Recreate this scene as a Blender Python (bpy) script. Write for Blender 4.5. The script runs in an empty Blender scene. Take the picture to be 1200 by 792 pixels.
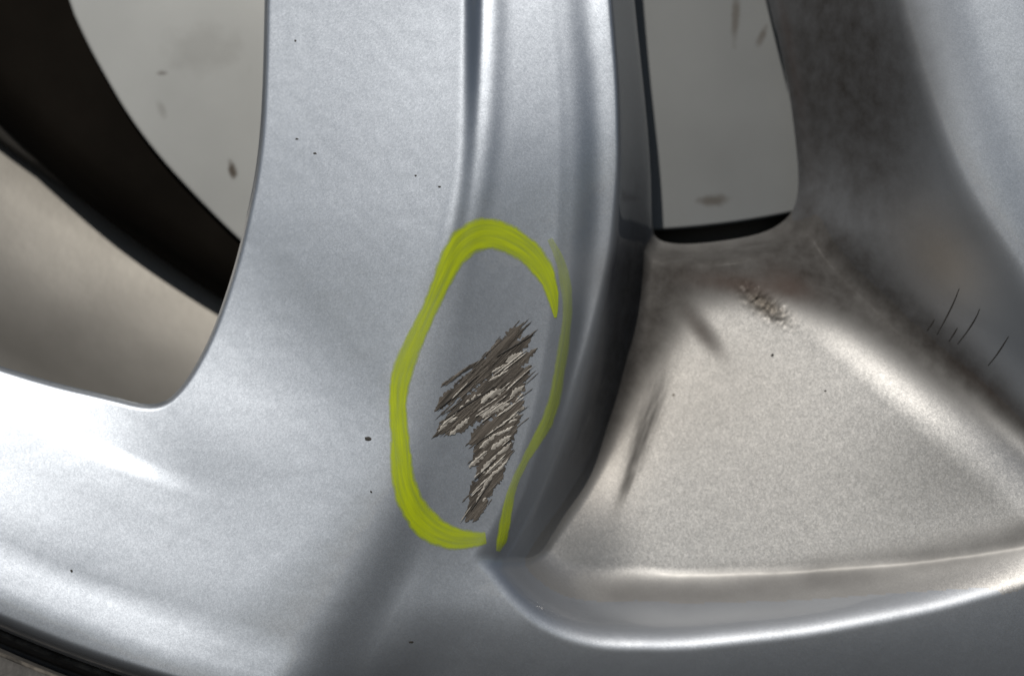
import bpy, bmesh, math, random
import numpy as np
from mathutils import Vector

random.seed(7); rng = np.random.default_rng(7)
sc = bpy.context.scene
sc.cycles.caustics_reflective = False; sc.cycles.caustics_refractive = False
col = sc.collection
# ------------------------------------------------------------------ units
# The wheel was measured in photograph pixels: 1 px = K metres in the plane of
# the wheel face.  x right, y down, h towards the camera.
K = 0.13 / 1200.0
D = 2769.0                      # camera distance in the same unit (0.30 m)
CX, CY = 720.0, -945.0          # wheel axle

def W(x, y, h):
    return ((x - 600.0) * K, -h * K, (396.0 - y) * K)

# ------------------------------------------------------------------ camera
cam_d = bpy.data.cameras.new("camera"); cam = bpy.data.objects.new("camera", cam_d)
col.objects.link(cam); sc.camera = cam
cam.location = (0, -D * K, 0); cam.rotation_euler = (math.radians(90), 0, 0)
cam_d.sensor_width = 36.0; cam_d.lens = 36.0 * D / 1200.0
cam_d.clip_start = 0.01; cam_d.clip_end = 100.0
cam_d.dof.use_dof = True; cam_d.dof.focus_distance = D * K; cam_d.dof.aperture_fstop = 15.0

# ------------------------------------------------------------------ sky and sun
SUN_EL, SUN_AZ = 41.0, -15.0    # azimuth from straight behind the camera, negative = from the left
el, az = math.radians(SUN_EL), math.radians(SUN_AZ)
sdir = Vector((math.sin(az) * math.cos(el), -math.cos(az) * math.cos(el), math.sin(el)))
world = bpy.data.worlds.new("World"); sc.world = world; world.use_nodes = True
wn = world.node_tree.nodes; wl = world.node_tree.links
sky = wn.new("ShaderNodeTexSky"); sky.sky_type = 'NISHITA'; sky.sun_disc = False
sky.sun_elevation = el
sky.sun_rotation = math.atan2(sdir.x, sdir.y)
sky.air_density = 1.0; sky.dust_density = 0.4; sky.ozone_density = 1.0
wl.new(sky.outputs[0], wn["Background"].inputs[0]); wn["Background"].inputs[1].default_value = 0.05
sun_d = bpy.data.lights.new("sun", 'SUN'); sun = bpy.data.objects.new("sun", sun_d); col.objects.link(sun)
sun_d.energy = 5.0; sun_d.angle = math.radians(0.55); sun_d.color = (1.0, 0.935, 0.84)
sun.rotation_euler = sdir.to_track_quat('Z', 'Y').to_euler()
vs = sc.view_settings
vs.view_transform = 'Standard'; vs.look = 'None'; vs.exposure = -0.55; vs.gamma = 1.0

# ------------------------------------------------------------------ materials
def new_mat(name):
    m = bpy.data.materials.new(name); m.use_nodes = True
    return m, m.node_tree.nodes, m.node_tree.links, m.node_tree.nodes["Principled BSDF"]
def nd(ns, t, **kw):
    n = ns.new(t)
    for k, v in kw.items():
        if k.startswith('i_'): n.inputs[int(k[2:])].default_value = v
        else: setattr(n, k, v)
    return n
def ramp(ns, stops):
    r = ns.new("ShaderNodeValToRGB"); e = r.color_ramp.elements
    while len(e) < len(stops): e.new(0.5)
    for q, (p, c) in zip(e, stops):
        q.position = p; q.color = (c, c, c, 1) if not isinstance(c, tuple) else (*c, 1)
    return r
def mth(ns, ls, op, a, b=None):
    n = ns.new("ShaderNodeMath"); n.operation = op
    for i, v in enumerate((a, b)):
        if v is None: continue
        if isinstance(v, (int, float)): n.inputs[i].default_value = v
        else: ls.new(v, n.inputs[i])
    return n.outputs[0]
def mixc(ns, ls, f, a, b, mode='MIX'):
    n = ns.new("ShaderNodeMix"); n.data_type = 'RGBA'; n.blend_type = mode
    for s, v in ((n.inputs[0], f), (n.inputs[6], a), (n.inputs[7], b)):
        if isinstance(v, (int, float)): s.default_value = v
        elif isinstance(v, tuple): s.default_value = (*v, 1)
        else: ls.new(v, s)
    return n.outputs[2]

def silver_paint(name, base=(0.392, 0.428, 0.482), rough=0.50, flake=0.042, coat=1.0, orange=0.0):
    """metallic silver lacquer: aluminium flakes under clear coat, soiling and painted shade by the 'grime' attribute"""
    m, ns, ls, p = new_mat(name)
    tc = ns.new("ShaderNodeTexCoord"); P = tc.outputs["Object"]
    # flakes: each cell of a fine voronoi tips its own way
    vo = nd(ns, "ShaderNodeTexVoronoi"); vo.inputs["Scale"].default_value = 7000; ls.new(P, vo.inputs["Vector"])
    vo2 = nd(ns, "ShaderNodeTexVoronoi"); vo2.inputs["Scale"].default_value = 3000; ls.new(P, vo2.inputs["Vector"])
    s1 = nd(ns, "ShaderNodeVectorMath", operation='SUBTRACT'); ls.new(vo.outputs["Color"], s1.inputs[0]); s1.inputs[1].default_value = (.5, .5, .5)
    s2 = nd(ns, "ShaderNodeVectorMath", operation='SUBTRACT'); ls.new(vo2.outputs["Color"], s2.inputs[0]); s2.inputs[1].default_value = (.5, .5, .5)
    sc1 = nd(ns, "ShaderNodeVectorMath", operation='SCALE'); ls.new(s1.outputs[0], sc1.inputs[0]); sc1.inputs["Scale"].default_value = flake
    sc2 = nd(ns, "ShaderNodeVectorMath", operation='SCALE'); ls.new(s2.outputs[0], sc2.inputs[0]); sc2.inputs["Scale"].default_value = flake * 0.35
    a1 = nd(ns, "ShaderNodeVectorMath", operation='ADD'); ls.new(sc1.outputs[0], a1.inputs[0]); ls.new(sc2.outputs[0], a1.inputs[1])
    gm = ns.new("ShaderNodeNewGeometry")
    a2 = nd(ns, "ShaderNodeVectorMath", operation='ADD'); ls.new(a1.outputs[0], a2.inputs[0]); ls.new(gm.outputs["Normal"], a2.inputs[1])
    nn = nd(ns, "ShaderNodeVectorMath", operation='NORMALIZE'); ls.new(a2.outputs[0], nn.inputs[0])
    ls.new(nn.outputs[0], p.inputs["Normal"])
    # soft clouding of the lacquer, tiny specks of road dirt
    n1 = nd(ns, "ShaderNodeTexNoise"); n1.inputs["Scale"].default_value = 55; n1.inputs["Detail"].default_value = 5; ls.new(P, n1.inputs["Vector"])
    r1 = ramp(ns, [(0.3, 0.96), (0.7, 1.02)]); ls.new(n1.outputs[0], r1.inputs[0])
    c = mixc(ns, ls, 1.0, base, r1.outputs[0], 'MULTIPLY')
    vs_ = nd(ns, "ShaderNodeTexVoronoi"); vs_.inputs["Scale"].default_value = 230; vs_.inputs["Randomness"].default_value = 1.0; ls.new(P, vs_.inputs["Vector"])
    sp = nd(ns, "ShaderNodeSeparateColor"); ls.new(vs_.outputs["Color"], sp.inputs[0])
    size = mth(ns, ls, 'MULTIPLY', mth(ns, ls, 'POWER', sp.outputs[0], 14.0), 0.085)
    speck = mth(ns, ls, 'LESS_THAN', vs_.outputs["Distance"], size)
    c = mixc(ns, ls, mth(ns, ls, 'MULTIPLY', speck, 0.75), c, (0.05, 0.045, 0.04))
    # grime and painted shade laid down where the attribute says, broken up by noise
    at = nd(ns, "ShaderNodeAttribute", attribute_name="grime_shade")
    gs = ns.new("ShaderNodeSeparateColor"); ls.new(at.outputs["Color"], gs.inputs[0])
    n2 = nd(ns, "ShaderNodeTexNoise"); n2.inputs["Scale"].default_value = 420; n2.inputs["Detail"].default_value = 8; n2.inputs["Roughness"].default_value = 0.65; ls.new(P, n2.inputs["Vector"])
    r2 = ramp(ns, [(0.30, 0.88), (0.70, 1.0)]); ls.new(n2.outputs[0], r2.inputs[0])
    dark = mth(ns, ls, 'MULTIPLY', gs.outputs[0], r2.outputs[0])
    dust_lit = mth(ns, ls, 'MULTIPLY', gs.outputs[1], 0.8)
    c = mixc(ns, ls, dust_lit, c, (0.40, 0.345, 0.28))
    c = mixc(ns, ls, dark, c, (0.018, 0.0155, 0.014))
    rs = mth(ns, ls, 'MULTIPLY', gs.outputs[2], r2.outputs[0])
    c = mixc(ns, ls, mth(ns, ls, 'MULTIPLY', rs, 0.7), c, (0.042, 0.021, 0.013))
    ls.new(c, p.inputs["Base Color"])
    met = mth(ns, ls, 'SUBTRACT', 1.0, mth(ns, ls, 'MAXIMUM', mth(ns, ls, 'MULTIPLY', dust_lit, 0.5), dark)); ls.new(met, p.inputs["Metallic"])
    n4 = nd(ns, "ShaderNodeTexNoise"); n4.inputs["Scale"].default_value = 170; n4.inputs["Detail"].default_value = 7; n4.inputs["Roughness"].default_value = 0.7; ls.new(P, n4.inputs["Vector"])
    rv_ = mth(ns, ls, 'ADD', rough - 0.025, mth(ns, ls, 'MULTIPLY', n4.outputs[0], 0.05))
    ro = mth(ns, ls, 'ADD', rv_, mth(ns, ls, 'MULTIPLY', mth(ns, ls, 'MAXIMUM', dark, dust_lit), 0.35)); ls.new(ro, p.inputs["Roughness"])
    ct = mth(ns, ls, 'MULTIPLY', mth(ns, ls, 'SUBTRACT', 1.0, mth(ns, ls, 'MAXIMUM', dark, dust_lit)), coat); ls.new(ct, p.inputs["Coat Weight"])
    p.inputs["Coat Roughness"].default_value = 0.06 if coat > 0.5 else 0.25; p.inputs["Coat IOR"].default_value = 1.5
    # the clear coat itself is slightly wavy
    n3 = nd(ns, "ShaderNodeTexNoise"); n3.inputs["Scale"].default_value = 260; n3.inputs["Detail"].default_value = 2; ls.new(P, n3.inputs["Vector"])
    bp = nd(ns, "ShaderNodeBump"); bp.inputs["Strength"].default_value = 0.05; bp.inputs["Distance"].default_value = 0.001
    ls.new(n3.outputs[0], bp.inputs["Height"]); ls.new(bp.outputs[0], p.inputs["Coat Normal"])
    return m

M = {}
M['silver'] = silver_paint("silver_lacquer")
M['silver_coarse'] = silver_paint("silver_lacquer_pocket", base=(0.42, 0.425, 0.43), flake=0.085, coat=0.2)

def simple(name, base, rough, metal=0.0, noise=None, bump=None, spec=0.5):
    """noise: (scale, dark factor, light factor); bump: (scale, distance)"""
    m, ns, ls, p = new_mat(name)
    tc = ns.new("ShaderNodeTexCoord"); P = tc.outputs["Object"]
    p.inputs["Base Color"].default_value = (*base, 1); p.inputs["Roughness"].default_value = rough
    p.inputs["Metallic"].default_value = metal; p.inputs["Specular IOR Level"].default_value = spec
    if noise:
        n = nd(ns, "ShaderNodeTexNoise"); n.inputs["Scale"].default_value = noise[0]; n.inputs["Detail"].default_value = 6; ls.new(P, n.inputs["Vector"])
        r = ramp(ns, [(0.32, noise[1]), (0.68, noise[2])]); ls.new(n.outputs[0], r.inputs[0])
        ls.new(mixc(ns, ls, 1.0, base, r.outputs[0], 'MULTIPLY'), p.inputs["Base Color"])
    if bump:
        n = nd(ns, "ShaderNodeTexNoise"); n.inputs["Scale"].default_value = bump[0]; n.inputs["Detail"].default_value = 5; ls.new(P, n.inputs["Vector"])
        b = nd(ns, "ShaderNodeBump"); b.inputs["Distance"].default_value = bump[1]; b.inputs["Strength"].default_value = 1.0
        ls.new(n.outputs[0], b.inputs["Height"]); ls.new(b.outputs[0], p.inputs["Normal"])
    return m
M['barrel'] = simple("dull_silver", (0.30, 0.29, 0.27), 0.52, 0.75, (60, 0.80, 1.05), (900, 0.00002))
M['tyre'] = simple("tyre_rubber", (0.016, 0.015, 0.0145), 0.6, 0.0, (300, 0.6, 1.6), (900, 0.00008))
M['tyre_dust'] = simple("dusty_rubber", (0.085, 0.077, 0.068), 0.8, 0.0, (700, 0.25, 1.4), (1200, 0.00008))
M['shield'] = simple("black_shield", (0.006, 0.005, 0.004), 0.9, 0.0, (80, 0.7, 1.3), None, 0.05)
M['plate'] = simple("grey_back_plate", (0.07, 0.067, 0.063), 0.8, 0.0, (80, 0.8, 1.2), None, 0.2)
M['bead'] = simple("crumb", (0.30, 0.25, 0.20), 0.9, 0.0, (2500, 0.5, 1.2), (3000, 0.0001))
M['black'] = simple("black_mark", (0.02, 0.018, 0.016), 0.7)
M['asphalt'] = simple("asphalt", (0.05, 0.05, 0.05), 0.9, 0.0, (90, 0.7, 1.3))

def stained(name, base, rough, metal, spots):
    m, ns, ls, p = new_mat(name)
    tc = ns.new("ShaderNodeTexCoord"); P = tc.outputs["Object"]
    n = nd(ns, "ShaderNodeTexNoise"); n.inputs["Scale"].default_value = 45; n.inputs["Detail"].default_value = 6; ls.new(P, n.inputs["Vector"])
    r = ramp(ns, [(0.3, 0.86), (0.7, 1.05)]); ls.new(n.outputs[0], r.inputs[0])
    c = mixc(ns, ls, 1.0, base, r.outputs[0], 'MULTIPLY')
    wv = nd(ns, "ShaderNodeTexNoise"); wv.inputs["Scale"].default_value = 500; wv.inputs["Detail"].default_value = 4; ls.new(P, wv.inputs["Vector"])
    for (x, y, h, rx, ry, rot, amt) in spots:
        mp = nd(ns, "ShaderNodeMapping", vector_type='TEXTURE'); ls.new(P, mp.inputs[0])
        mp.inputs[1].default_value = W(x, y, h); mp.inputs[2].default_value = (0, math.radians(rot), 0)
        mp.inputs[3].default_value = (rx * K, 1.0, ry * K)
        ln = nd(ns, "ShaderNodeVectorMath", operation='LENGTH'); ls.new(mp.outputs[0], ln.inputs[0])
        d = mth(ns, ls, 'ADD', ln.outputs["Value"], mth(ns, ls, 'MULTIPLY', mth(ns, ls, 'SUBTRACT', wv.outputs[0], 0.5), 1.3))
        f = ramp(ns, [(0.35, amt), (1.0, 0.0)]); ls.new(d, f.inputs[0])
        c = mixc(ns, ls, f.outputs[0], c, (0.085, 0.07, 0.055))
    ls.new(c, p.inputs["Base Color"]); p.inputs["Roughness"].default_value = rough; p.inputs["Metallic"].default_value = metal
    return m

# ------------------------------------------------------------------ object helpers
def mesh_obj(name, verts, faces, mat, parent=None, smooth=True):
    me = bpy.data.meshes.new(name); me.from_pydata(verts, [], faces); me.update()
    if mat: me.materials.append(mat)
    if smooth: me.polygons.foreach_set("use_smooth", [True] * len(me.polygons))
    o = bpy.data.objects.new(name, me); col.objects.link(o)
    if parent: o.parent = parent
    return o
def tag(o, label, cat=None, group=None, kind=None):
    o["label"] = label
    if cat: o["category"] = cat
    if group: o["group"] = group
    if kind: o["kind"] = kind
    return o
def revolve(name, prof, mat, parent=None, n=360, cx=CX, cy=CY, a0=0, a1=2 * math.pi):
    """prof: list of (r, h) in px about the axle"""
    full = abs(a1 - a0 - 2 * math.pi) < 1e-6
    cnt = n if full else n + 1
    vs_, fs = [], []
    for i in range(cnt):
        a = a0 + (a1 - a0) * i / n
        for r, h in prof:
            vs_.append(W(cx + r * math.sin(a), cy + r * math.cos(a), h))
    m = len(prof)
    for i in range(n):
        j = (i + 1) % cnt
        for q in range(m - 1):
            fs.append((i * m + q, i * m + q + 1, j * m + q + 1, j * m + q))
    return mesh_obj(name, vs_, fs, mat, parent)

# ------------------------------------------------------------------ wheel face: height map
def smin(a, b, k):
    t = np.clip(0.5 + 0.5 * (b - a) / k, 0, 1)
    return b * (1 - t) + a * t - k * t * (1 - t)
def smax(a, b, k): return -smin(-a, -b, k)
def sstep(t):
    t = np.clip(t, 0, 1); return t * t * t * (t * (6 * t - 15) + 10)
_tab = {}
def ip(q, xs, ys, sm=90):
    key = (tuple(xs), tuple(ys))
    if key not in _tab:
        g = np.arange(-900, 1400, 2.0); f = np.interp(g, xs, ys)
        w = int(sm / 2); kk = np.hanning(2 * w + 3)[1:-1]; kk /= kk.sum()
        _tab[key] = (g, np.convolve(np.concatenate([np.full(w, f[0]), f, np.full(w, f[-1])]), kk, 'valid'))
    return np.interp(q, *_tab[key])
def un(pts, h):                                    # photograph px -> wheel-plane px for a point at height h
    return [(600 + (u - 600) * (D - h) / D, 396 + (v - 396) * (D - h) / D) for u, v in pts]
def curve1d(pairs, lo, hi, smooth=30):
    """smoothed piecewise-linear function with linear extrapolation"""
    t = np.array([p[0] for p in pairs], float); v = np.array([p[1] for p in pairs], float)
    g = np.arange(lo - 200, hi + 201, 2.0)
    f = np.interp(g, t, v)
    s0 = (v[1] - v[0]) / (t[1] - t[0]); s1 = (v[-1] - v[-2]) / (t[-1] - t[-2])
    f = np.where(g < t[0], v[0] + s0 * (g - t[0]), f); f = np.where(g > t[-1], v[-1] + s1 * (g - t[-1]), f)
    w = max(1, int(smooth / 2)); kk = np.hanning(2 * w + 3)[1:-1]; kk /= kk.sum()
    fp = np.concatenate([f[0] - s0 * 2 * np.arange(w, 0, -1) if False else np.full(w, f[0]), f, np.full(w, f[-1])])
    f = np.convolve(fp, kk, 'valid')
    return lambda q: np.interp(q, g, f), lambda q: np.interp(q, g, np.gradient(f, g))
def vcurve(pts, smooth=40):                        # x as a function of y
    f, d = curve1d(sorted((y, x) for x, y in pts), -900, 1100, smooth)
    return f, (lambda x, y: (x - f(y)) / np.sqrt(1 + d(y) ** 2))
def hcurve(pts, smooth=40):                        # y as a function of x
    f, d = curve1d(sorted(pts), -700, 1900, smooth)
    return f, (lambda x, y: (f(x) - y) / np.sqrt(1 + d(x) ** 2))   # positive above the curve

A_f, A_d = vcurve([(553, -400), (553, 0), (551, 80), (547, 150), (539, 220), (522, 300), (502, 380), (484, 450), (466, 520), (446, 590), (412, 660), (362, 735), (325, 785), (290, 830)], 60)
E_f, E_d = vcurve(un([(645, -400), (657, 0), (667, 90), (670, 180), (668, 270), (660, 380), (640, 490), (606, 600), (578, 660), (520, 760), (440, 880)], -10), 60)
C_f, C_d = vcurve(un([(700, -400), (719, 0), (727, 90), (730, 190), (724, 290), (703, 400), (674, 500), (630, 600), (590, 660), (520, 760), (440, 880)], -25), 60)
B_f, B_d = hcurve(un([(300, 560), (560, 655), (590, 700), (640, 742), (700, 762), (800, 764), (950, 748), (1100, 722), (1200, 698), (1400, 640), (1700, 520)], 0), 50)
R_f, R_d = vcurve(un([(1000, -400), (1060, 0), (1085, 90), (1115, 180), (1152, 270), (1205, 370), (1280, 480), (1400, 620), (1500, 720)], -20), 60)
# radial dish left of the spoke: slope dh/dr
dr_ = np.arange(1300, 2000, 1.0)
dish_s = np.interp(dr_, [1300, 1535, 1585, 1594, 1602, 1612, 1650, 1735, 1758, 1782, 1802, 1812, 2000], [0.30, 0.30, 0.27, 0.43, 0.43, 0.20, 0.08, 0.04, 0.25, 0.24, 0.05, 0, 0])
dish_h = np.cumsum(dish_s); dish_h -= dish_h[-1]
dish_t = np.interp(dr_, [1300, 1480, 1560, 1730, 1758, 1782, 1802, 1812, 2000], [0.4, 0.34, 0.15, 0.06, 0.21, 0.21, 0.05, 0, 0])
dish_g = np.cumsum(dish_t); dish_g -= dish_g[-1]
# spoke bevel: bends back towards the hub
gy = np.arange(-800, 1200, 1.0)
g_s = ip(gy, [-800, -140, -20, 120, 230, 330, 1200], [0.10, 0.10, 0.19, 0.19, 0.07, 0.0, 0.0], 60)
g_h = np.cumsum(g_s); g_h -= g_h[-1]
f_s = ip(gy, [-800, 100, 230, 330, 1200], [0.10, 0.11, 0.045, 0.0, 0.0], 60)
f_h = np.cumsum(f_s); f_h -= f_h[-1]
step_w = lambda y: np.interp(y, [-800, 0, 200, 330, 1200], [20, 12, 6, 0, 0])

def in_poly(px, py, poly):
    ins = np.zeros(px.shape, bool); n = len(poly)
    for i in range(n):
        x0, y0 = poly[i]; x1, y1 = poly[(i + 1) % n]
        c = ((y0 > py) != (y1 > py))
        with np.errstate(divide='ignore', invalid='ignore'):
            ins ^= c & (px < (x1 - x0) * (py - y0) / (y1 - y0 + 1e-12) + x0)
    return ins
def sd_poly(px, py, poly):                         # signed distance, positive OUTSIDE
    d = np.full(px.shape, 1e9); n = len(poly)
    for i in range(n):
        x0, y0 = poly[i]; x1, y1 = poly[(i + 1) % n]
        ex, ey = x1 - x0, y1 - y0
        t = np.clip(((px - x0) * ex + (py - y0) * ey) / (ex * ex + ey * ey + 1e-9), 0, 1)
        d = np.minimum(d, np.hypot(px - x0 - t * ex, py - y0 - t * ey))
    return np.where(in_poly(px, py, poly), -d, d)
def chaikin(poly, n=2, closed=True):
    for _ in range(n):
        out = []
        m = len(poly)
        for i in range(m if closed else m - 1):
            a, b = poly[i], poly[(i + 1) % m]
            out += [(a[0] * .75 + b[0] * .25, a[1] * .75 + b[1] * .25), (a[0] * .25 + b[0] * .75, a[1] * .25 + b[1] * .75)]
        poly = out if closed else [poly[0]] + out + [poly[-1]]
    return poly

win_left = chaikin(un([(306, -700), (306, -40), (305, 60), (303, 140), (297, 200), (287, 250), (275, 302), (262, 345), (247, 388), (230, 424), (211, 454), (190, 473), (165, 474), (130, 465), (60, 449), (0, 431), (-120, 392), (-330, 300), (-300, 60), (-200, -700)], -52))
win_right = chaikin(un([(722, -235), (732, -140), (741, -20), (750, 70), (759, 150), (764, 215), (765, 262), (771, 280), (800, 286), (850, 282), (900, 272), (929, 254), (939, 228), (940, 190), (933, 130), (921, 60), (904, -10), (880, -120), (850, -200), (790, -255)], -190))

def floor_h(x, y):
    """recessed web between the two spokes: falls away towards the window, ridge on its right"""
    p1 = -108 + 0.13 * (x - 850) - 0.115 * (690 - y) + 0.15 * 0.5 * (x - 985 + np.hypot(x - 985, 60)) * (0.3 + 0.7 * sstep((B_d(x, y) - 40) / 260.0))
    p1 = p1 + 50 * sstep((790 - x) / 220.0) * sstep((y - 500) / 150.0)
    # channel along the foot of the broad spoke
    p1 = p1 - 22 * np.exp(-(np.maximum(C_d(x, y) - 20, 0) / 70.0) ** 2) * ip(y, [-800, 330, 560, 640, 1200], [1, 1, 0.15, 0, 0])
    # rolls over into the window
    p1 = p1 - 48 * sstep((34 - np.clip(sd_poly(x, y, win_right), -5, 99)) / 36.0)
    # ridge line (930,330)->(1200,575); right of it the web falls into the valley
    nx, ny = 0.672, -0.740
    d = (x - 940) * nx + (y - 335) * ny
    dp = np.maximum(d, -30)
    p2 = p1 - 0.68 * dp - 0.001 * np.clip(d, 0, 110) ** 2 + 4
    f = smin(p1, p2, 24)
    # up there the two spokes run together
    t = sstep((-270 - y) / 120.0)
    return f * (1 - t) - 60 * t

def height(x, y):
    r = np.hypot(x - CX, y - CY)
    dA = A_d(x, y)
    G = np.interp(y, gy, g_h) - 0.19 * np.where(x < A_f(y), np.maximum(x - A_f(y), -200), 170 * np.tanh((x - A_f(y)) / 170)) * ip(y, [0, 250, 640, 760], [0.3, 1.0, 0.9, 0.3])
    hA = np.interp(y, gy, f_h)
    F = hA + ip(y, [0, 320, 560, 700, 1000], [0.25, 0.25, 0.33, 0.30, 0.26], 200) * dA - 0.00010 * np.maximum(-dA - 60, 0) ** 2
    wid = ip(y, [-800, 150, 330, 560, 700, 1200], [30, 30, 44, 70, 150, 160])
    t = sstep(dA / wid + 0.5)
    top = F * (1 - t) + G * t
    low = smin(F, G, ip(y, [300, 560, 700], [14, 26, 44]))
    tl = sstep((y - 250) / 130.0)
    top = top * (1 - tl) + low * tl
    bump = np.exp(-((dA - 26) / 12) ** 2) * ip(y, [-800, 0, 240, 330, 1200], [1.6, 1.6, 1.4, 0, 0])
    top = top + bump
    top = top - 0.24 * 0.5 * (r - 1670 + np.hypot(r - 1670, 25)) * sstep((x - A_f(y) - 20) / 200.0)
    wx = sstep((x - 40) / 260.0)
    dish = np.interp(r, dr_, dish_h) * (1 - wx) + np.interp(r, dr_, dish_g) * wx
    dish = dish - 0.09 * 0.5 * (300 - x + np.hypot(300 - x, 60)) * (1 - sstep((r - 1570) / 230.0))
    dish = dish - 115 * sstep((dA + 10) / 170.0)
    top = smax(top, dish - 4, 64)
    # right-hand spoke: face leaning a little left, with two soft flutes
    dR = -R_d(x, y)                                # positive left of the right edge (inside the pocket)
    e = -dR
    Q = np.interp(y, gy, g_h) * 0.3 - 14 + 0.06 * np.clip(e, -30, 60) + 0.05 * np.maximum(e - 60, 0) + 2.5 * np.sin(e / 17.0) * np.exp(-(e / 160.0) ** 2)
    wr = sstep((e + 110) / 90.0) * sstep((B_f(x) + 10 - y) / 90.0)
    top = top * (1 - wr) + Q * wr
    # carve the pocket
    dE, dC, dB = E_d(x, y), C_d(x, y), B_d(x, y)
    base = np.interp(y, gy, g_h)
    wd = np.maximum(dE - dC, 1.0)
    tt = np.clip(dE / wd, 0, 1.3)
    gright = -0.19 * np.maximum(E_f(y) - A_f(y), 0) * ip(y, [0, 250, 640, 760], [0.3, 1.0, 0.9, 0.3])
    cs = ip(y, [-200, 0, 300, 600], [0.06, 0.08, 0.36, 0.6])
    Cp = base + gright + 3 - cs * dE + 0.7 * (0.5 * (-dE - 10 + np.hypot(-dE - 10, 8))) + ip(y, [-200, 100, 300, 600], [2.6, 2.6, 3.0, 3.0]) * np.cos(tt * 2 * math.pi) * np.clip(wd / 40, 0, 1)
    Cw = base + gright - cs * wd - ip(y, [-200, 230, 420, 640], [3.6, 3.4, 2.6, 1.8]) * dC - 2
    wallL = smin(Cp, Cw, ip(y, [-200, 200, 420, 640], [12, 14, 34, 24]))
    wallR = np.interp(y, gy, g_h) * 0.3 - ip(y, [0, 200, 320, 700], [8, 8, 22, 22]) - ip(y, [-200, 0, 180, 270, 420, 600], [1.6, 1.6, 1.5, 0.95, 0.9, 0.8]) * dR
    wallB = 4 - 1.9 * dB
    carve = smax(smax(floor_h(x, y), wallB, 46), smax(wallL, wallR, 20), (ip(y, [250, 420, 540, 620], [30, 66, 40, 16]) * (1 - sstep((x - 800) / 150.0)) + 22 * sstep((x - 800) / 150.0)))
    h = smin(top, carve, ip(y, [0, 600, 720], [9, 14, 34]))
    # lip
    h = smin(h, -(r - 1822) * 2.6, 30)
    # caked dirt at the mouth of the pocket
    return h

def axis(lo, a, b, hi, fine, coarse):
    return np.concatenate([np.arange(lo, a, coarse), np.arange(a, b, fine), np.arange(b, hi + coarse, coarse)])
gx = axis(-460, -60, 1260, 1640, 2.0, 8.0)
gyy = axis(-680, -56, 840, 896, 2.0, 8.0)
X, Y = np.meshgrid(gx, gyy)
H = height(X, Y)
DW = np.minimum(sd_poly(X, Y, win_left), sd_poly(X, Y, win_right))
Rr = np.hypot(X - CX, Y - CY)
# edges of the windows are broken, not knife sharp
H = smin(H, np.where(DW > -3, H - 7 + 1.6 * DW, H - 12), 5)
DW = np.minimum(DW, 1837.0 - Rr)
# caked grit
grit_mask = np.exp(-(((X - 908) * 0.8 + (Y - 352) * 0.6) / 30) ** 2 - ((-(X - 908) * 0.6 + (Y - 352) * 0.8) / 11) ** 2)
def vnoise(shape, x, y, s, seed):
    g = np.random.default_rng(seed).random((512, 512))
    u, v = (x + 9000) / s % 511, (y + 9000) / s % 511
    i, j = u.astype(int), v.astype(int); fu, fv = u - i, v - j
    fu = fu * fu * (3 - 2 * fu); fv = fv * fv * (3 - 2 * fv)
    return (g[j, i] * (1 - fu) + g[j, i + 1] * fu) * (1 - fv) + (g[j + 1, i] * (1 - fu) + g[j + 1, i + 1] * fu) * fv
H = H + grit_mask * 9 * (vnoise(X.shape, X, Y, 5.0, 3) * 0.7 + vnoise(X.shape, X, Y, 2.6, 4) * 0.5 - 0.3)
# casting and lacquer are never perfectly even
H = H + 0.15 * (vnoise(X.shape, X, Y, 60.0, 5) - 0.5) + 0.12 * (vnoise(X.shape, X, Y, 14.0, 6) - 0.5)
Hy, Hx = np.gradient(H, gyy, gx)

def samp(arr, x, y):
    x = np.asarray(x, float); y = np.asarray(y, float)
    i = np.clip(np.searchsorted(gx, x) - 1, 0, len(gx) - 2); j = np.clip(np.searchsorted(gyy, y) - 1, 0, len(gyy) - 2)
    fx = (x - gx[i]) / (gx[i + 1] - gx[i]); fy = (y - gyy[j]) / (gyy[j + 1] - gyy[j])
    return (arr[j, i] * (1 - fx) + arr[j, i + 1] * fx) * (1 - fy) + (arr[j + 1, i] * (1 - fx) + arr[j + 1, i + 1] * fx) * fy
def surf(u, v, off=0.0):
    """point of the wheel face seen at photograph pixel (u, v), lifted by off px"""
    h = 0.0
    for _ in range(6):
        x = 600 + (u - 600) * (D - h) / D; y = 396 + (v - 396) * (D - h) / D
        h = float(samp(H, x, y))
    return W(x, y, h + off)

# --- grime and shade painted by place: red = dark brown dirt plus shade, green = pale dust plus one lit patch
U = 600 + (X - 600) * D / (D - H); V = 396 + (Y - 396) * D / (D - H)
def blob(u0, v0, ru, rv, rot=0.0):
    c, s = math.cos(math.radians(rot)), math.sin(math.radians(rot))
    a = ((U - u0) * c + (V - v0) * s) / ru; b = (-(U - u0) * s + (V - v0) * c) / rv
    return np.exp(-(a * a + b * b))
streak = 0.5 * vnoise(X.shape, U * 0.94 + V * 0.34, (-U * 0.34 + V * 0.94) * 0.12, 5.0, 9) + 0.5 * vnoise(X.shape, U * 0.94 + V * 0.34, (-U * 0.34 + V * 0.94) * 0.2, 2.5, 10)
dirt_shade = 1.3 * blob(850, 312, 110, 34, -4) + 1.2 * blob(765, 365, 34, 60, 25) + 1.1 * blob(742, 420, 20, 90, 20) + 1.2 * blob(965, 300, 75, 36, 35) + 0.5 * blob(822, 385, 10, 34, -38) + 0.55 * blob(940, 330, 60, 26, 30)  # window grime, plus the broad spoke's shadow painted along its foot
dirt_shade += 0.75 * blob(752, 515, 9, 55, 20) * (0.3 + streak) + 0.5 * blob(738, 560, 6, 30, 22) * streak + 0.35 * blob(765, 470, 14, 40, 20) * streak
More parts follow.
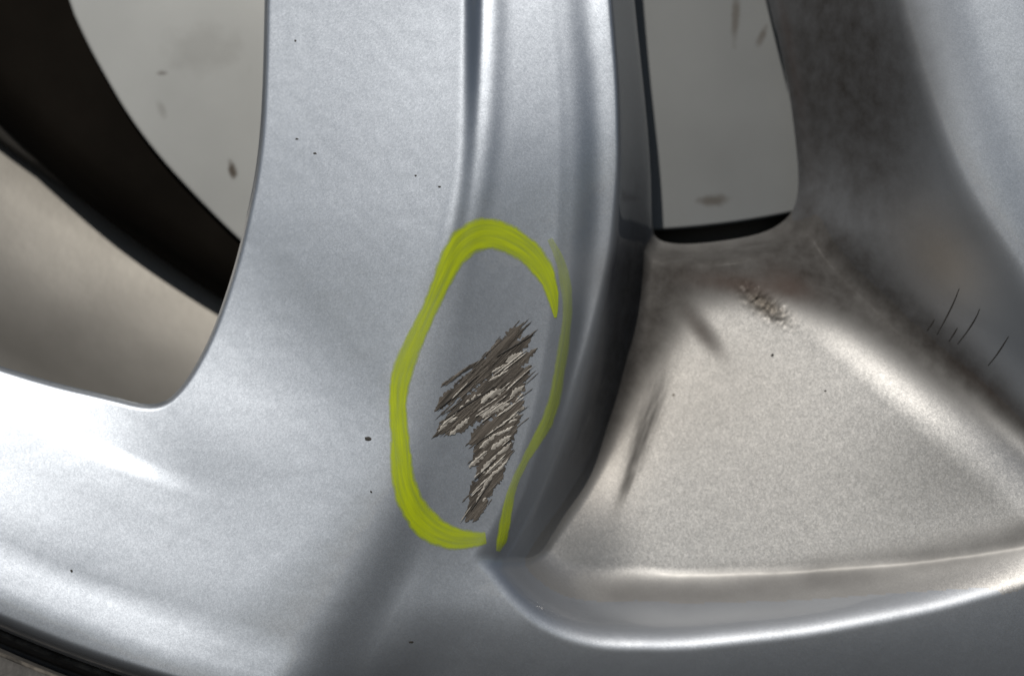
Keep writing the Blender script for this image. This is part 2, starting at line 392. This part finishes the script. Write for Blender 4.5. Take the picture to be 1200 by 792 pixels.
dirt_shade += 1.5 * blob(1085, 398, 130, 30, 38) + 0.8 * blob(1185, 480, 60, 12, 38) + 0.5 * blob(985, 335, 60, 22, 40)  # valley dirt with the valley's shade painted in
dirt_shade += 0.6 * blob(945, 200, 18, 110, -3) + 1.9 * blob(990, 80, 80, 180, -12)  # the broad blob paints shade onto the right-hand spoke's flank
dirt_shade += 0.45 * grit_mask * vnoise(X.shape, X, Y, 4, 12)
dirt_shade += 0.5 * blob(893, 345, 18, 4.5, 40)
dust_lit = 0.12 * np.exp(-((B_d(X, Y) - 16) / 24.0) ** 2) * sstep((X - 610) / 80.0) + 0.10 * blob(930, 560, 300, 150) + 0.8 * blob(1105, 305, 50, 75, -35) + 0.2 * blob(820, 430, 150, 110) + 0.9 * grit_mask + 0.25 * blob(700, 560, 60, 120, 25)  # pale blob on the lower right flank is painted light, the rest dust
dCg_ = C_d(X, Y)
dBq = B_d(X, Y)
dirt_shade += (0.30 + 0.22 * vnoise(X.shape, U, V * 2, 40.0, 21)) * np.exp(-((dBq - 58) / 20.0) ** 2) * sstep((X - 640) / 120.0)  # crease grime that also paints in the dark of the steep wall
dirt_shade += 0.9 * np.exp(-((dCg_ - 30) / 26.0) ** 2) * ip(Y, [-200, 200, 330, 480, 640], [0, 0.3, 1.0, 0.8, 0.0])  # shade painted down the pocket side of the broad spoke
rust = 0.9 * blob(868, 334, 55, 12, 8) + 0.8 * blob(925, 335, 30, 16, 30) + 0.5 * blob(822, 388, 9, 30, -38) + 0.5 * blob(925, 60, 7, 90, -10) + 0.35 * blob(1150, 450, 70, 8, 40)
GR = np.stack([1 - np.exp(-2.3 * np.maximum(dirt_shade, 0)), np.clip(dust_lit, 0, 1), np.clip(rust, 0, 1)], -1)

# --- which part each cell belongs to
dEg, dCg, dBg, dRg = E_d(X, Y), C_d(X, Y), B_d(X, Y), -R_d(X, Y)
part = np.zeros(X.shape, int)                                         # 0 spoke
flo = floor_h(X, Y)
inside = (dCg > 2) & (dRg > 2) & (dBg > 4)
part[(dRg < 0) & (X > 800)] = 1                                       # right-hand spoke
part[inside & (H > flo + 26) & (X > 860) & (dBg > 60)] = 1
part[inside & (H <= flo + 26) & (Y > -40)] = 2                                    # recessed web
part[(Rr > 1590) & (X < A_f(Y))] = 3
part[(Y > B_f(X) - 70) & (part != 2) & (dEg > -20)] = 3
part[(Rr > 1640) & (dCg <= 2)] = 3                                    # rim ring
part[(DW < 60) & (X < 300) & (Y > 400)] = 3
part_c = part[:-1, :-1]

wheel = bpy.data.objects.new("alloy_wheel", None); col.objects.link(wheel)
wheel.location = (0, 0, 0)
tag(wheel, "scuffed silver alloy car wheel with a yellow-green marker ring round its damage", "wheel")

def cut_mesh():
    """marching squares of the height map against the window outlines, one mesh for each part"""
    ny, nx = X.shape
    keepv = DW >= 0
    ks = keepv[:-1, :-1].astype(int) + keepv[1:, :-1] + keepv[:-1, 1:] + keepv[1:, 1:]
    names = ["spoke", "spoke", "pocket_web", "rim_ring"]
    segs = []
    objs = []
    edge_v = {}
    ev_xy = []
    def ev(j0, i0, j1, i1):
        key = (j0, i0, j1, i1) if (j0, i0) < (j1, i1) else (j1, i1, j0, i0)
        if key not in edge_v:
            a, b = DW[key[0], key[1]], DW[key[2], key[3]]
            t = a / (a - b)
            edge_v[key] = len(ev_xy); 
            ev_xy.append((gx[key[1]] * (1 - t) + gx[key[3]] * t, gyy[key[0]] * (1 - t) + gyy[key[2]] * t))
        return edge_v[key]
    base = ny * nx
    mixed = np.argwhere((ks > 0) & (ks < 4))
    mixed_polys = []
    for j, i in mixed:
        cs = [(j, i), (j, i + 1), (j + 1, i + 1), (j + 1, i)]
        poly = []; cr = []
        for q in range(4):
            a, b = cs[q], cs[(q + 1) % 4]
            if keepv[a]: poly.append(a[0] * nx + a[1])
            if keepv[a] != keepv[b]:
                k = ev(a[0], a[1], b[0], b[1]); poly.append(base + k); cr.append(k)
        if len(poly) >= 3: mixed_polys.append((part_c[j, i], poly))
        if len(cr) == 2: segs.append(tuple(cr))
    ex = np.array([p[0] for p in ev_xy]); ey = np.array([p[1] for p in ev_xy])
    vx = np.concatenate([X.ravel(), ex]); vy = np.concatenate([Y.ravel(), ey])
    vh = np.concatenate([H.ravel(), samp(H, ex, ey)])
    nxx = np.concatenate([Hx.ravel(), samp(Hx, ex, ey)]); nyy = np.concatenate([Hy.ravel(), samp(Hy, ex, ey)])
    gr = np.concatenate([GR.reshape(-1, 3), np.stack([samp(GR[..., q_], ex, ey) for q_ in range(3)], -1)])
    pos = np.stack([(vx - 600) * K, -vh * K, (396 - vy) * K], -1)
    nor = np.stack([-nxx, -np.ones_like(nxx), nyy], -1); nor /= np.linalg.norm(nor, axis=1)[:, None]
    for pi, nm in enumerate(names):
        jj, ii = np.nonzero((ks == 4) & (part_c == pi))
        q = np.stack([jj * nx + ii, jj * nx + ii + 1, (jj + 1) * nx + ii + 1, (jj + 1) * nx + ii], -1)
        polys = q.tolist() + [p for pp, p in mixed_polys if pp == pi]
        used = np.unique(np.concatenate([np.array(p) for p in polys[len(q):]] + [q.ravel()]).astype(int))
        remap = np.full(len(vx), -1); remap[used] = np.arange(len(used))
        # clockwise in (x right, y down) == counter-clockwise seen from the camera after the flip
        faces = [[int(remap[k]) for k in reversed(p)] for p in polys]
        o = mesh_obj(nm, pos[used].tolist(), faces, M['silver_coarse' if pi == 2 else 'silver'], wheel)
        me = o.data
        ca = me.color_attributes.new("grime_shade", 'FLOAT_COLOR', 'POINT')
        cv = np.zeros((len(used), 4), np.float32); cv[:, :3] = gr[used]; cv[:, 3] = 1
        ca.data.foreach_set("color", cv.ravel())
        me.normals_split_custom_set_from_vertices(nor[used].tolist())
        objs.append(o)
    # reveals: the thickness of the casting round the openings
    wv, wf = [], []; vid = {}
    for k in range(len(ex)):
        vid[k] = len(wv)
        hh = vh[base + k]
        for d in (0, 6, 40, 130, 210):
            g = np.array([samp(DWx, ex[k], ey[k]), samp(DWy, ex[k], ey[k])]); g = g / (np.linalg.norm(g) + 1e-9)
            off = 0.10 * d
            wv.append(W(ex[k] + g[0] * off, ey[k] + g[1] * off, hh - d))
    for a, b in segs:
        for q in range(4):
            wf.append((vid[a] + q, vid[b] + q, vid[b] + q + 1, vid[a] + q + 1))
    return objs, wv, wf
DWy, DWx = np.gradient(DW, gyy, gx)
objs, wv, wf = cut_mesh()
objs[0]["label"] = "broad spoke with the scuffed bevel"
objs[1]["label"] = "spoke at the right, its flank in shade"
rv = mesh_obj("opening_reveal", wv, wf, M['silver'], wheel)

# barrel of the wheel, seen through the left opening
revolve("barrel", [(1700, -70), (1640, -120), (1580, -170), (1550, -225), (1512, -280), (1455, -328), (1395, -360), (1352, -379), (1339, -388), (1345, -400), (1360, -420), (1380, -700), (1500, -1500)], M['barrel'], wheel)

# ------------------------------------------------------------------ brake parts
SB = lambda u, h: 600 + (u - 600) * (D - h) / D
TB = lambda v, h: 396 + (v - 396) * (D - h) / D
hd = -278.0
M['disc'] = stained("brake_disc_grey", (0.27, 0.285, 0.295), 0.55, 0.0, [(SB(838, hd), TB(235, hd), hd, 26, 9, 0, 0.7), (SB(862, hd), TB(20, hd), hd, 7, 40, 4, 0.6), (SB(893, hd), TB(42, hd), hd, 6, 18, 25, 0.6)])
rd = math.hypot(SB(850, hd) - CX, TB(262, hd) - CY)
disc = bpy.data.objects.new("brake_disc", None); col.objects.link(disc); disc.location = W(CX, CY, hd)
tag(disc, "pale grey brake disc seen through the narrow opening between the two spokes", "brake disc")
def adopt(o, par):
    o.parent = par; o.matrix_parent_inverse = par.matrix_basis.inverted() if False else o.matrix_parent_inverse
    o.location = tuple(-c for c in par.location)
    return o
adopt(revolve("friction_face", [(420, hd), (rd - 3, hd), (rd, hd - 3), (rd, hd - 22)], M['disc']), disc)
adopt(revolve("hat", [(0.1, hd + 130), (390, hd + 130), (415, hd + 110), (420, hd)], M['barrel']), disc)
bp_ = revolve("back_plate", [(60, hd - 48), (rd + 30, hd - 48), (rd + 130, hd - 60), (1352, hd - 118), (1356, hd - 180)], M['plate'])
tag(bp_, "dark grey backing plate in the shade behind the brake disc", "brake plate")

hc = -246.0
def plate_from_outline(name, outline, h, thick, mat, bevel=10):
    """solid plate with a rounded front edge; outline in wheel-plane px"""
    vs_, fs = [], []
    n = len(outline)
    cxm = sum(p[0] for p in outline) / n; cym = sum(p[1] for p in outline) / n
    rings = [(bevel, 0), (bevel * .3, -bevel * .3), (0, -bevel), (0, -thick)]
    nrm = []
    for i in range(n):
        a, b = outline[i - 1], outline[(i + 1) % n]
        tx, ty = b[0] - a[0], b[1] - a[1]; l = math.hypot(tx, ty) + 1e-9
        nx_, ny_ = ty / l, -tx / l
        if (outline[i][0] - cxm) * nx_ + (outline[i][1] - cym) * ny_ < 0: nx_, ny_ = -nx_, -ny_
        nrm.append((nx_, ny_))
    for inset, dh in rings:
        for (x, y), (a, b) in zip(outline, nrm): vs_.append(W(x - a * inset, y - b * inset, h + dh))
    for k in range(len(rings) - 1):
        for i in range(n):
            j = (i + 1) % n
            fs.append((k * n + i, k * n + j, (k + 1) * n + j, (k + 1) * n + i))
    fs.append(tuple(range(n - 1, -1, -1)))
    return mesh_obj(name, vs_, fs, mat, None)
cal = chaikin(un([(40, -160), (78, 0), (98, 45), (120, 86), (150, 137), (187, 186), (233, 235), (275, 277), (330, 325), (420, 330), (560, 300), (600, 100), (560, -160), (300, -320), (80, -300)], hc), 2)
M['caliper'] = stained("caliper_grey", (0.44, 0.455, 0.455), 0.5, 0.3, [(SB(272, hc), TB(198, hc), hc, 7, 18, -14, 0.95), (SB(190, hc), TB(86, hc), hc, 10, 5, 0, 0.55), (SB(190, hc), TB(128, hc), hc, 7, 14, -20, 0.25), (SB(238, hc), TB(60, hc), hc, 60, 40, 0, 0.15)])
cp = plate_from_outline("brake_caliper", cal, hc, 60, M['caliper'], 5)
tag(cp, "smooth pale grey brake housing behind the opening left of the broad spoke", "brake caliper")

# dark curved shield between the housing and the barrel
sh_pts = [(-190, -170), (-70, -20), (0, 80), (60, 140), (130, 204), (215, 266), (300, 322), (420, 380)]
vs_, fs = [], []
sp = chaikin(sh_pts, 3, False)
for i, (u, v) in enumerate(sp):
    a = sp[max(i - 1, 0)]; b = sp[min(i + 1, len(sp) - 1)]
    tx, ty = b[0] - a[0], b[1] - a[1]; l = math.hypot(tx, ty); nx_, ny_ = ty / l, -tx / l
    for s, hh in ((-52, -330), (-34, -285), (-14, -266), (2, -258), (20, -261), (60, -264), (260, -266)):
        x, y = un([(u, v)], hh)[0]
        vs_.append(W(x + nx_ * s, y + ny_ * s, hh))
for i in range(len(sp) - 1):
    for q in range(6):
        fs.append((i * 7 + q, i * 7 + q + 1, (i + 1) * 7 + q + 1, (i + 1) * 7 + q))
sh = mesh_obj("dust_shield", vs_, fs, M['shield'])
tag(sh, "black curved shield in the gap between the barrel and the pale housing", "shield")

# ------------------------------------------------------------------ tyre
tyre = bpy.data.objects.new("tyre", None); col.objects.link(tyre); tyre.location = W(CX, CY, 0)
tag(tyre, "black rubber tyre at the lower left, dusty moulded ridges by the rim lip", "tyre")
adopt(revolve("sidewall", [(1700, -260), (1805, -220), (1826, -130), (1832, -95), (1838, -70), (1843, -62), (1849, -60), (1855, -64), (1857, -70), (1861, -72), (1865, -66), (1871, -60), (1881, -56), (1915, -45), (2000, 10), (2150, 40), (2350, 20), (2520, -60), (2640, -180), (2690, -320), (2700, -700), (2690, -1400)], M['tyre'], n=720), tyre)
adopt(revolve("moulded_ridge", [(1840, -67), (1842, -59), (1846, -57), (1850, -61)], M['tyre_dust'], n=720), tyre)
adopt(revolve("moulded_ridge", [(1866.5, -67), (1868, -60), (1870.5, -59), (1873, -62)], M['tyre_dust'], n=720), tyre)
def dome(name, u, v, h, rad, ht, mat, par):
    x, y = un([(u, v)], h)[0]
    vs_, fs = [], []
    for k in range(6):
        t = k / 5 * math.pi / 2
        for i in range(20):
            a = 2 * math.pi * i / 20
            vs_.append(W(x + rad * math.cos(t) * math.cos(a), y + rad * math.cos(t) * math.sin(a), h + ht * math.sin(t)))
    for k in range(5):
        for i in range(20):
            fs.append((k * 20 + i, k * 20 + (i + 1) % 20, (k + 1) * 20 + (i + 1) % 20, (k + 1) * 20 + i))
    o = mesh_obj(name, vs_, fs, mat); return adopt(o, par)
dome("moulded_stud", 124, 777, -62, 10, 14, M['tyre_dust'], tyre)

# ------------------------------------------------------------------ marker ring
def marker_mat():
    m, ns, ls, p = new_mat("marker_ink")
    tc = ns.new("ShaderNodeTexCoord"); P = tc.outputs["Object"]
    at = nd(ns, "ShaderNodeAttribute", attribute_name="ink"); s = ns.new("ShaderNodeSeparateColor"); ls.new(at.outputs["Color"], s.inputs[0])
    across, dens, along = s.outputs[0], s.outputs[1], s.outputs[2]
    cb = ns.new("ShaderNodeCombineXYZ"); ls.new(mth(ns, ls, 'MULTIPLY', across, 6.0), cb.inputs[0]); ls.new(mth(ns, ls, 'MULTIPLY', along, 3.0), cb.inputs[1])
    n = nd(ns, "ShaderNodeTexNoise"); n.inputs["Scale"].default_value = 1.0; n.inputs["Detail"].default_value = 5; ls.new(cb.outputs[0], n.inputs["Vector"])
    n2 = nd(ns, "ShaderNodeTexNoise"); n2.inputs["Scale"].default_value = 700; n2.inputs["Detail"].default_value = 4; ls.new(P, n2.inputs["Vector"])
    e = mth(ns, ls, 'SUBTRACT', 1.0, mth(ns, ls, 'ABSOLUTE', mth(ns, ls, 'SUBTRACT', mth(ns, ls, 'MULTIPLY', across, 2.0), 1.0)))
    e = mth(ns, ls, 'ADD', mth(ns, ls, 'MULTIPLY', e, 3.4), mth(ns, ls, 'MULTIPLY', mth(ns, ls, 'SUBTRACT', n2.outputs[0], 0.5), 1.6))
    e = mth(ns, ls, 'MINIMUM', mth(ns, ls, 'MAXIMUM', e, 0.0), 1.0)
    st = ramp(ns, [(0.30, 0.66), (0.66, 0.93)]); ls.new(n.outputs[0], st.inputs[0])
    al = mth(ns, ls, 'MULTIPLY', mth(ns, ls, 'MULTIPLY', e, dens), st.outputs[0]); ls.new(al, p.inputs["Alpha"])
    ls.new(mixc(ns, ls, n.outputs[0], (0.30, 0.40, 0.004), (0.45, 0.54, 0.010)), p.inputs["Base Color"])
    p.inputs["Roughness"].default_value = 0.38; p.inputs["Specular IOR Level"].default_value = 0.35
    return m
M['ink'] = marker_mat()
z2 = lambda pts: [(400 + a / 1.841, 230 + b / 1.841, w / 1.841, d) for a, b, w, d in pts]
stroke_a = z2([(462, 262, 4, .8), (460, 235, 12, .9), (452, 195, 20, .95), (432, 150, 29, .95), (395, 112, 33, .95), (345, 84, 40, 1), (300, 80, 42, 1), (265, 98, 40, 1), (240, 130, 32, 1), (215, 185, 25, .95), (190, 245, 21, .85), (163, 300, 23, .8), (140, 350, 28, .85), (125, 400, 27, .9), (121, 450, 23, .95), (124, 500, 24, 1), (128, 550, 27, 1), (131, 600, 30, 1), (142, 645, 34, 1), (166, 690, 36, .98), (200, 722, 36, .95), (240, 738, 30, .9), (280, 740, 24, .8), (312, 736, 15, .6)])
stroke_b = z2([(338, 765, 6, .4), (346, 742, 14, .8), (352, 710, 15, .75), (361, 660, 13, .55), (372, 620, 10, .4), (393, 575, 10, .4), (418, 532, 13, .5), (443, 490, 17, .5), (460, 440, 16, .45), (469, 390, 15, .4), (478, 330, 15, .35), (486, 280, 13, .3), (488, 230, 13, .3), (482, 180, 16, .36), (474, 140, 12, .3), (450, 92, 8, .3)])
def ink_stroke(name, st, par):
    pts = chaikin([(a, b) for a, b, _, _ in st], 3, False); n = len(pts)
    src = np.cumsum([0] + [math.hypot(st[i + 1][0] - st[i][0], st[i + 1][1] - st[i][1]) for i in range(len(st) - 1)])
    dst = np.cumsum([0] + [math.hypot(pts[i + 1][0] - pts[i][0], pts[i + 1][1] - pts[i][1]) for i in range(n - 1)]); dst = dst / dst[-1] * src[-1]
    wd = 0.9 * np.interp(dst, src, [s[2] for s in st]); de = np.interp(dst, src, [s[3] for s in st])
    vs_, fs, cc = [], [], []; m = 13
    for i in range(n):
        a = pts[max(i - 2, 0)]; b = pts[min(i + 2, n - 1)]
        tx, ty = b[0] - a[0], b[1] - a[1]; l = math.hypot(tx, ty) + 1e-9; nx_, ny_ = -ty / l, tx / l
        for q in range(m):
            t = q / (m - 1) * 2 - 1
            vs_.append(surf(pts[i][0] + nx_ * t * wd[i], pts[i][1] + ny_ * t * wd[i], 0.9 - 0.25 * t * t))
            cc.append(((t + 1) / 2, de[i], dst[i] / 200.0, 1))
    for i in range(n - 1):
        for q in range(m - 1): fs.append((i * m + q, i * m + q + 1, (i + 1) * m + q + 1, (i + 1) * m + q))
    o = mesh_obj(name, vs_, fs, M['ink'], par)
    ca = o.data.color_attributes.new("ink", 'FLOAT_COLOR', 'POINT'); ca.data.foreach_set("color", np.array(cc, np.float32).ravel())
    # face the camera
    if o.data.polygons[0].normal.y > 0: o.data.flip_normals()
    return o
ring = ink_stroke("marker_ring", stroke_a, wheel); ring["label"] = "yellow-green marker ring drawn round the scuff"
rb = ink_stroke("faint_stroke", stroke_b, ring)

# ------------------------------------------------------------------ scuff: torn lacquer and bare alloy
M['scuff'] = simple("torn_lacquer", (0.085, 0.072, 0.058), 0.62, 0.25, (900, 0.55, 1.7), (1600, 0.00012))
M['bare'] = simple("bare_alloy", (0.50, 0.47, 0.42), 0.45, 0.45, (1500, 0.55, 1.15), (2200, 0.0001))
M['scuff_thin'] = simple("thin_scuff", (0.13, 0.115, 0.10), 0.55, 0.3, (900, 0.6, 1.4))
def streaky(name, c0, c1, rough, metal, dist):
    m, ns, ls, p = new_mat(name)
    tc = ns.new("ShaderNodeTexCoord")
    vr = nd(ns, "ShaderNodeVectorRotate", rotation_type='Y_AXIS'); ls.new(tc.outputs["Object"], vr.inputs["Vector"]); vr.inputs["Angle"].default_value = math.radians(47)
    mp = nd(ns, "ShaderNodeVectorMath", operation='MULTIPLY'); ls.new(vr.outputs[0], mp.inputs[0]); mp.inputs[1].default_value = (220, 900, 3400)
    n = nd(ns, "ShaderNodeTexNoise"); n.inputs["Scale"].default_value = 1.0; n.inputs["Detail"].default_value = 6; n.inputs["Roughness"].default_value = 0.6; ls.new(mp.outputs[0], n.inputs["Vector"])
    r = ramp(ns, [(0.34, c0), (0.66, c1)]); ls.new(n.outputs[0], r.inputs[0]); ls.new(r.outputs[0], p.inputs["Base Color"])
    b = nd(ns, "ShaderNodeBump"); b.inputs["Distance"].default_value = dist; ls.new(n.outputs[0], b.inputs["Height"]); ls.new(b.outputs[0], p.inputs["Normal"])
    p.inputs["Roughness"].default_value = rough; p.inputs["Metallic"].default_value = metal
    return m
M['scuff'] = streaky("torn_lacquer", (0.026, 0.022, 0.018), (0.115, 0.10, 0.085), 0.6, 0.15, 0.00010)
M['bare'] = streaky("bare_alloy", (0.22, 0.205, 0.185), (0.52, 0.50, 0.46), 0.5, 0.3, 0.00008)
s3 = lambda a, b: (480 + a / 2.935, 360 + b / 2.935)
def gouge(name, p0, p1, w, mat, par, off, seed, rag=0.35, bend=0.0, rise=0.8):
    """ragged streak dug from p0 to p1 (photograph px), tapered, rough along both edges"""
    rg = random.Random(seed)
    L = math.hypot(p1[0] - p0[0], p1[1] - p0[1]); n = max(6, int(L / 1.6))
    tx, ty = (p1[0] - p0[0]) / L, (p1[1] - p0[1]) / L; nx_, ny_ = -ty, tx
    vs_, fs = [], []
    a = b = 0.0
    for i in range(n + 1):
        t = i / n
        env = min(1.0, t / 0.18 + 0.12, (1 - t) / 0.22 + 0.06)
        a += (rg.uniform(-1, 1) - a) * 0.8; b += (rg.uniform(-1, 1) - b) * 0.8
        wl_ = w * env * (1 + rag * a) * 0.5; wr_ = w * env * (1 + rag * b) * 0.5
        bx_ = bend * math.sin(math.pi * t)
        for s, lift in ((-wl_, 0.0), (-wl_ * 0.45, rise * rg.uniform(.2, 1)), (wr_ * 0.4, rise * rg.uniform(.2, 1)), (wr_, 0.0)):
            vs_.append(surf(p0[0] + tx * L * t + nx_ * (s + bx_), p0[1] + ty * L * t + ny_ * (s + bx_), off + lift))
    for i in range(n):
        for q in range(3): fs.append((i * 4 + q, i * 4 + q + 1, (i + 1) * 4 + q + 1, (i + 1) * 4 + q))
    o = mesh_obj(name, vs_, fs, mat, par)
    if sum(p.normal.y for p in o.data.polygons) > 0: o.data.flip_normals()
    return o
# torn area: one mesh made of many overlapping dark streaks
dark = [((85, 358), (330, 125), 36), ((150, 318), (395, 70), 44), ((215, 262), (425, 95), 40), ((110, 400), (440, 140), 44), ((82, 445), (390, 195), 40), ((100, 432), (300, 300), 44), ((200, 400), (420, 200), 60), ((130, 440), (330, 300), 36), ((240, 380), (400, 260), 60), ((205, 470), (395, 320), 50), ((220, 500), (385, 370), 50), ((215, 545), (370, 420), 48), ((230, 580), (355, 470), 46), ((205, 640), (345, 500), 38), ((200, 690), (330, 550), 36), ((192, 738), (290, 600), 30), ((222, 735), (270, 660), 20), ((120, 265), (235, 185), 9), ((110, 268), (180, 222), 5), ((260, 200), (380, 62), 34)]
def joined(name, items, mat, par, off, seed0):
    vs_, fs = [], []
    for k, (a, b, w) in enumerate(items):
        o = gouge("tmp", s3(*a), s3(*b), w / 2.935, mat, None, off + min(0.03, 0.6 / len(items)) * k, seed0 + k, 0.55, 0, 0.35)
        n0 = len(vs_); vs_ += [tuple(v.co) for v in o.data.vertices]; fs += [tuple(n0 + i for i in p.vertices) for p in o.data.polygons]
        me = o.data; bpy.data.objects.remove(o); bpy.data.meshes.remove(me)
    return mesh_obj(name, vs_, fs, mat, par)
scuff = joined("scuff", dark, M['scuff'], wheel, 0.35, 100); scuff["label"] = "dark torn lacquer with bright bare alloy streaks"
light = [((282, 225), (332, 196), 9), ((330, 190), (388, 155), 17), ((270, 255), (345, 212), 9), ((246, 322), (330, 280), 22), ((245, 330), (275, 298), 18), ((240, 372), (345, 330), 24), ((250, 380), (300, 355), 14), ((345, 310), (395, 268), 16), ((352, 300), (380, 282), 18), ((362, 325), (392, 295), 7), ((105, 415), (168, 378), 15), ((100, 430), (130, 405), 10), ((138, 440), (208, 378), 17), ((150, 365), (165, 353), 8), ((172, 350), (188, 338), 8), ((192, 330), (208, 320), 8), ((212, 318), (228, 300), 9), ((232, 302), (246, 296), 7), ((240, 485), (300, 432), 15), ((250, 470), (285, 452), 8), ((285, 440), (360, 408), 11), ((280, 490), (352, 440), 15), ((300, 505), (350, 465), 13), ((212, 545), (268, 492), 20), ((205, 552), (225, 530), 10), ((245, 575), (300, 505), 17), ((262, 575), (330, 515), 15), ((285, 578), (340, 518), 12), ((255, 618), (300, 560), 14), ((245, 640), (270, 590), 12), ((228, 670), (255, 625), 9), ((252, 668), (264, 654), 8), ((375, 360), (395, 340), 9), ((355, 385), (375, 368), 8), ((340, 400), (372, 385), 8)]
for k, (a, b, w) in enumerate(light):
    gouge("bare_streak", s3(*a), s3(*b), w / 2.935 * 0.78, M['bare'], scuff, 1.25, 300 + k, 0.75, random.uniform(-1.5, 1.5), 0.4)
# feathering: hair-fine gouges along the drag direction, torn edges of the patch
rf = random.Random(77); fine_d, fine_l = [], []
for k in range(260):
    a, b, w = dark[rf.randrange(len(dark))]
    t0 = rf.uniform(-0.10, 0.85); t1 = min(1.1, t0 + rf.uniform(0.10, 0.45)); o = rf.gauss(0, 0.40) * w
    dx, dy = b[0] - a[0], b[1] - a[1]; l = math.hypot(dx, dy); nx_, ny_ = -dy / l, dx / l
    p = (a[0] + dx * t0 + nx_ * o, a[1] + dy * t0 + ny_ * o); q = (a[0] + dx * t1 + nx_ * o, a[1] + dy * t1 + ny_ * o)
    if rf.random() < 0.84: fine_d.append((p, q, rf.uniform(1.8, 5)))
    elif p[1] > 230 - 0.3 * (p[0] - 250): fine_l.append((p, q, rf.uniform(2.5, 5)))
fd = joined("feathered_gouges", fine_d, M['scuff'], scuff, 0.5, 900); fd["kind"] = "stuff"
fl = joined("bright_hairlines", fine_l, M['bare'], scuff, 1.6, 1400); fl["kind"] = "stuff"
for k, (a, b, w) in enumerate([((95, 355), (240, 232), 5), ((120, 385), (300, 268), 5), ((230, 470), (350, 372), 5), ((215, 600), (300, 520), 5), ((300, 170), (430, 90), 6), ((210, 700), (285, 590), 5)]):
    gouge("fine_scratch", s3(*a), s3(*b), w / 2.935, M['black'], scuff, 1.3, 500 + k, 0.6)

# dark hairs stuck in the valley of the right-hand spoke
def hair(pts, w, seed):
    pts = chaikin(pts, 2, False); vs_, fs = [], []; n = len(pts)
    for i, (u, v) in enumerate(pts):
        a = pts[max(i - 1, 0)]; b = pts[min(i + 1, n - 1)]; tx, ty = b[0] - a[0], b[1] - a[1]; l = math.hypot(tx, ty)
        ww = w * (1 - 0.8 * abs(2 * i / (n - 1) - 1)) + 0.15
        for s, lf in ((-ww, 0.2), (0, 0.9), (ww, 0.2)): vs_.append(surf(u - ty / l * s, v + tx / l * s, lf))
    for i in range(n - 1):
        for q in range(2): fs.append((i * 3 + q, i * 3 + q + 1, (i + 1) * 3 + q + 1, (i + 1) * 3 + q))
    o = mesh_obj("hairline_crack", vs_, fs, M['black'], wheel)
    if sum(p.normal.y for p in o.data.polygons) > 0: o.data.flip_normals()
for k, p in enumerate([[(1098, 392), (1108, 374), (1118, 354), (1124, 338)], [(1122, 403), (1134, 388), (1144, 372), (1148, 362)], [(1112, 400), (1118, 391), (1122, 384)], [(1158, 428), (1168, 416), (1177, 402), (1182, 394)], [(1086, 388), (1092, 380), (1095, 374)]]):
    hair(p, 0.75, k)
def chip(u, v, ru, rv, seed):
    rg = random.Random(seed); vs_ = [surf(u, v, 0.8)]; n = 10
    for i in range(n):
        a = 2 * math.pi * i / n; q = rg.uniform(0.6, 1.15)
        vs_.append(surf(u + ru * q * math.cos(a), v + rv * q * math.sin(a), 0.25))
    o = mesh_obj("stone_chip", vs_, [(0, (i + 1) % n + 1, i + 1) for i in range(n)], M['black'], wheel)
    if sum(p.normal.y for p in o.data.polygons) > 0: o.data.flip_normals()
for k, (u, v, a, b) in enumerate([(431, 514, 4.2, 3.2), (435, 576, 1.6, 1.6), (369, 180, 2.0, 1.6), (348, 163, 2.6, 1.2), (84, 669, 2, 2), (905, 416, 2.0, 1.8), (967, 458, 1.5, 1.3), (346, 48, 1.5, 2), (515, 219, 2.2, 1.4), (487, 206, 1.5, 1.5), (482, 752, 3, 1.6)]):
    chip(u, v, a, b, k)

# ------------------------------------------------------------------ ground the tyre stands on
zg = W(0, CY + 2700, 0)[2]
gnd = mesh_obj("ground", [(-30, -30, zg), (30, -30, zg), (30, 30, zg), (-30, 30, zg)], [(0, 1, 2, 3)], M['asphalt'], None, False)
gnd["kind"] = "structure"

# the wheel's origin sits at the foot of the rim
wheel.location = W(CX, CY + 1837.0, 0)
for ch in wheel.children:
    ch.location = tuple(-c for c in wheel.location)
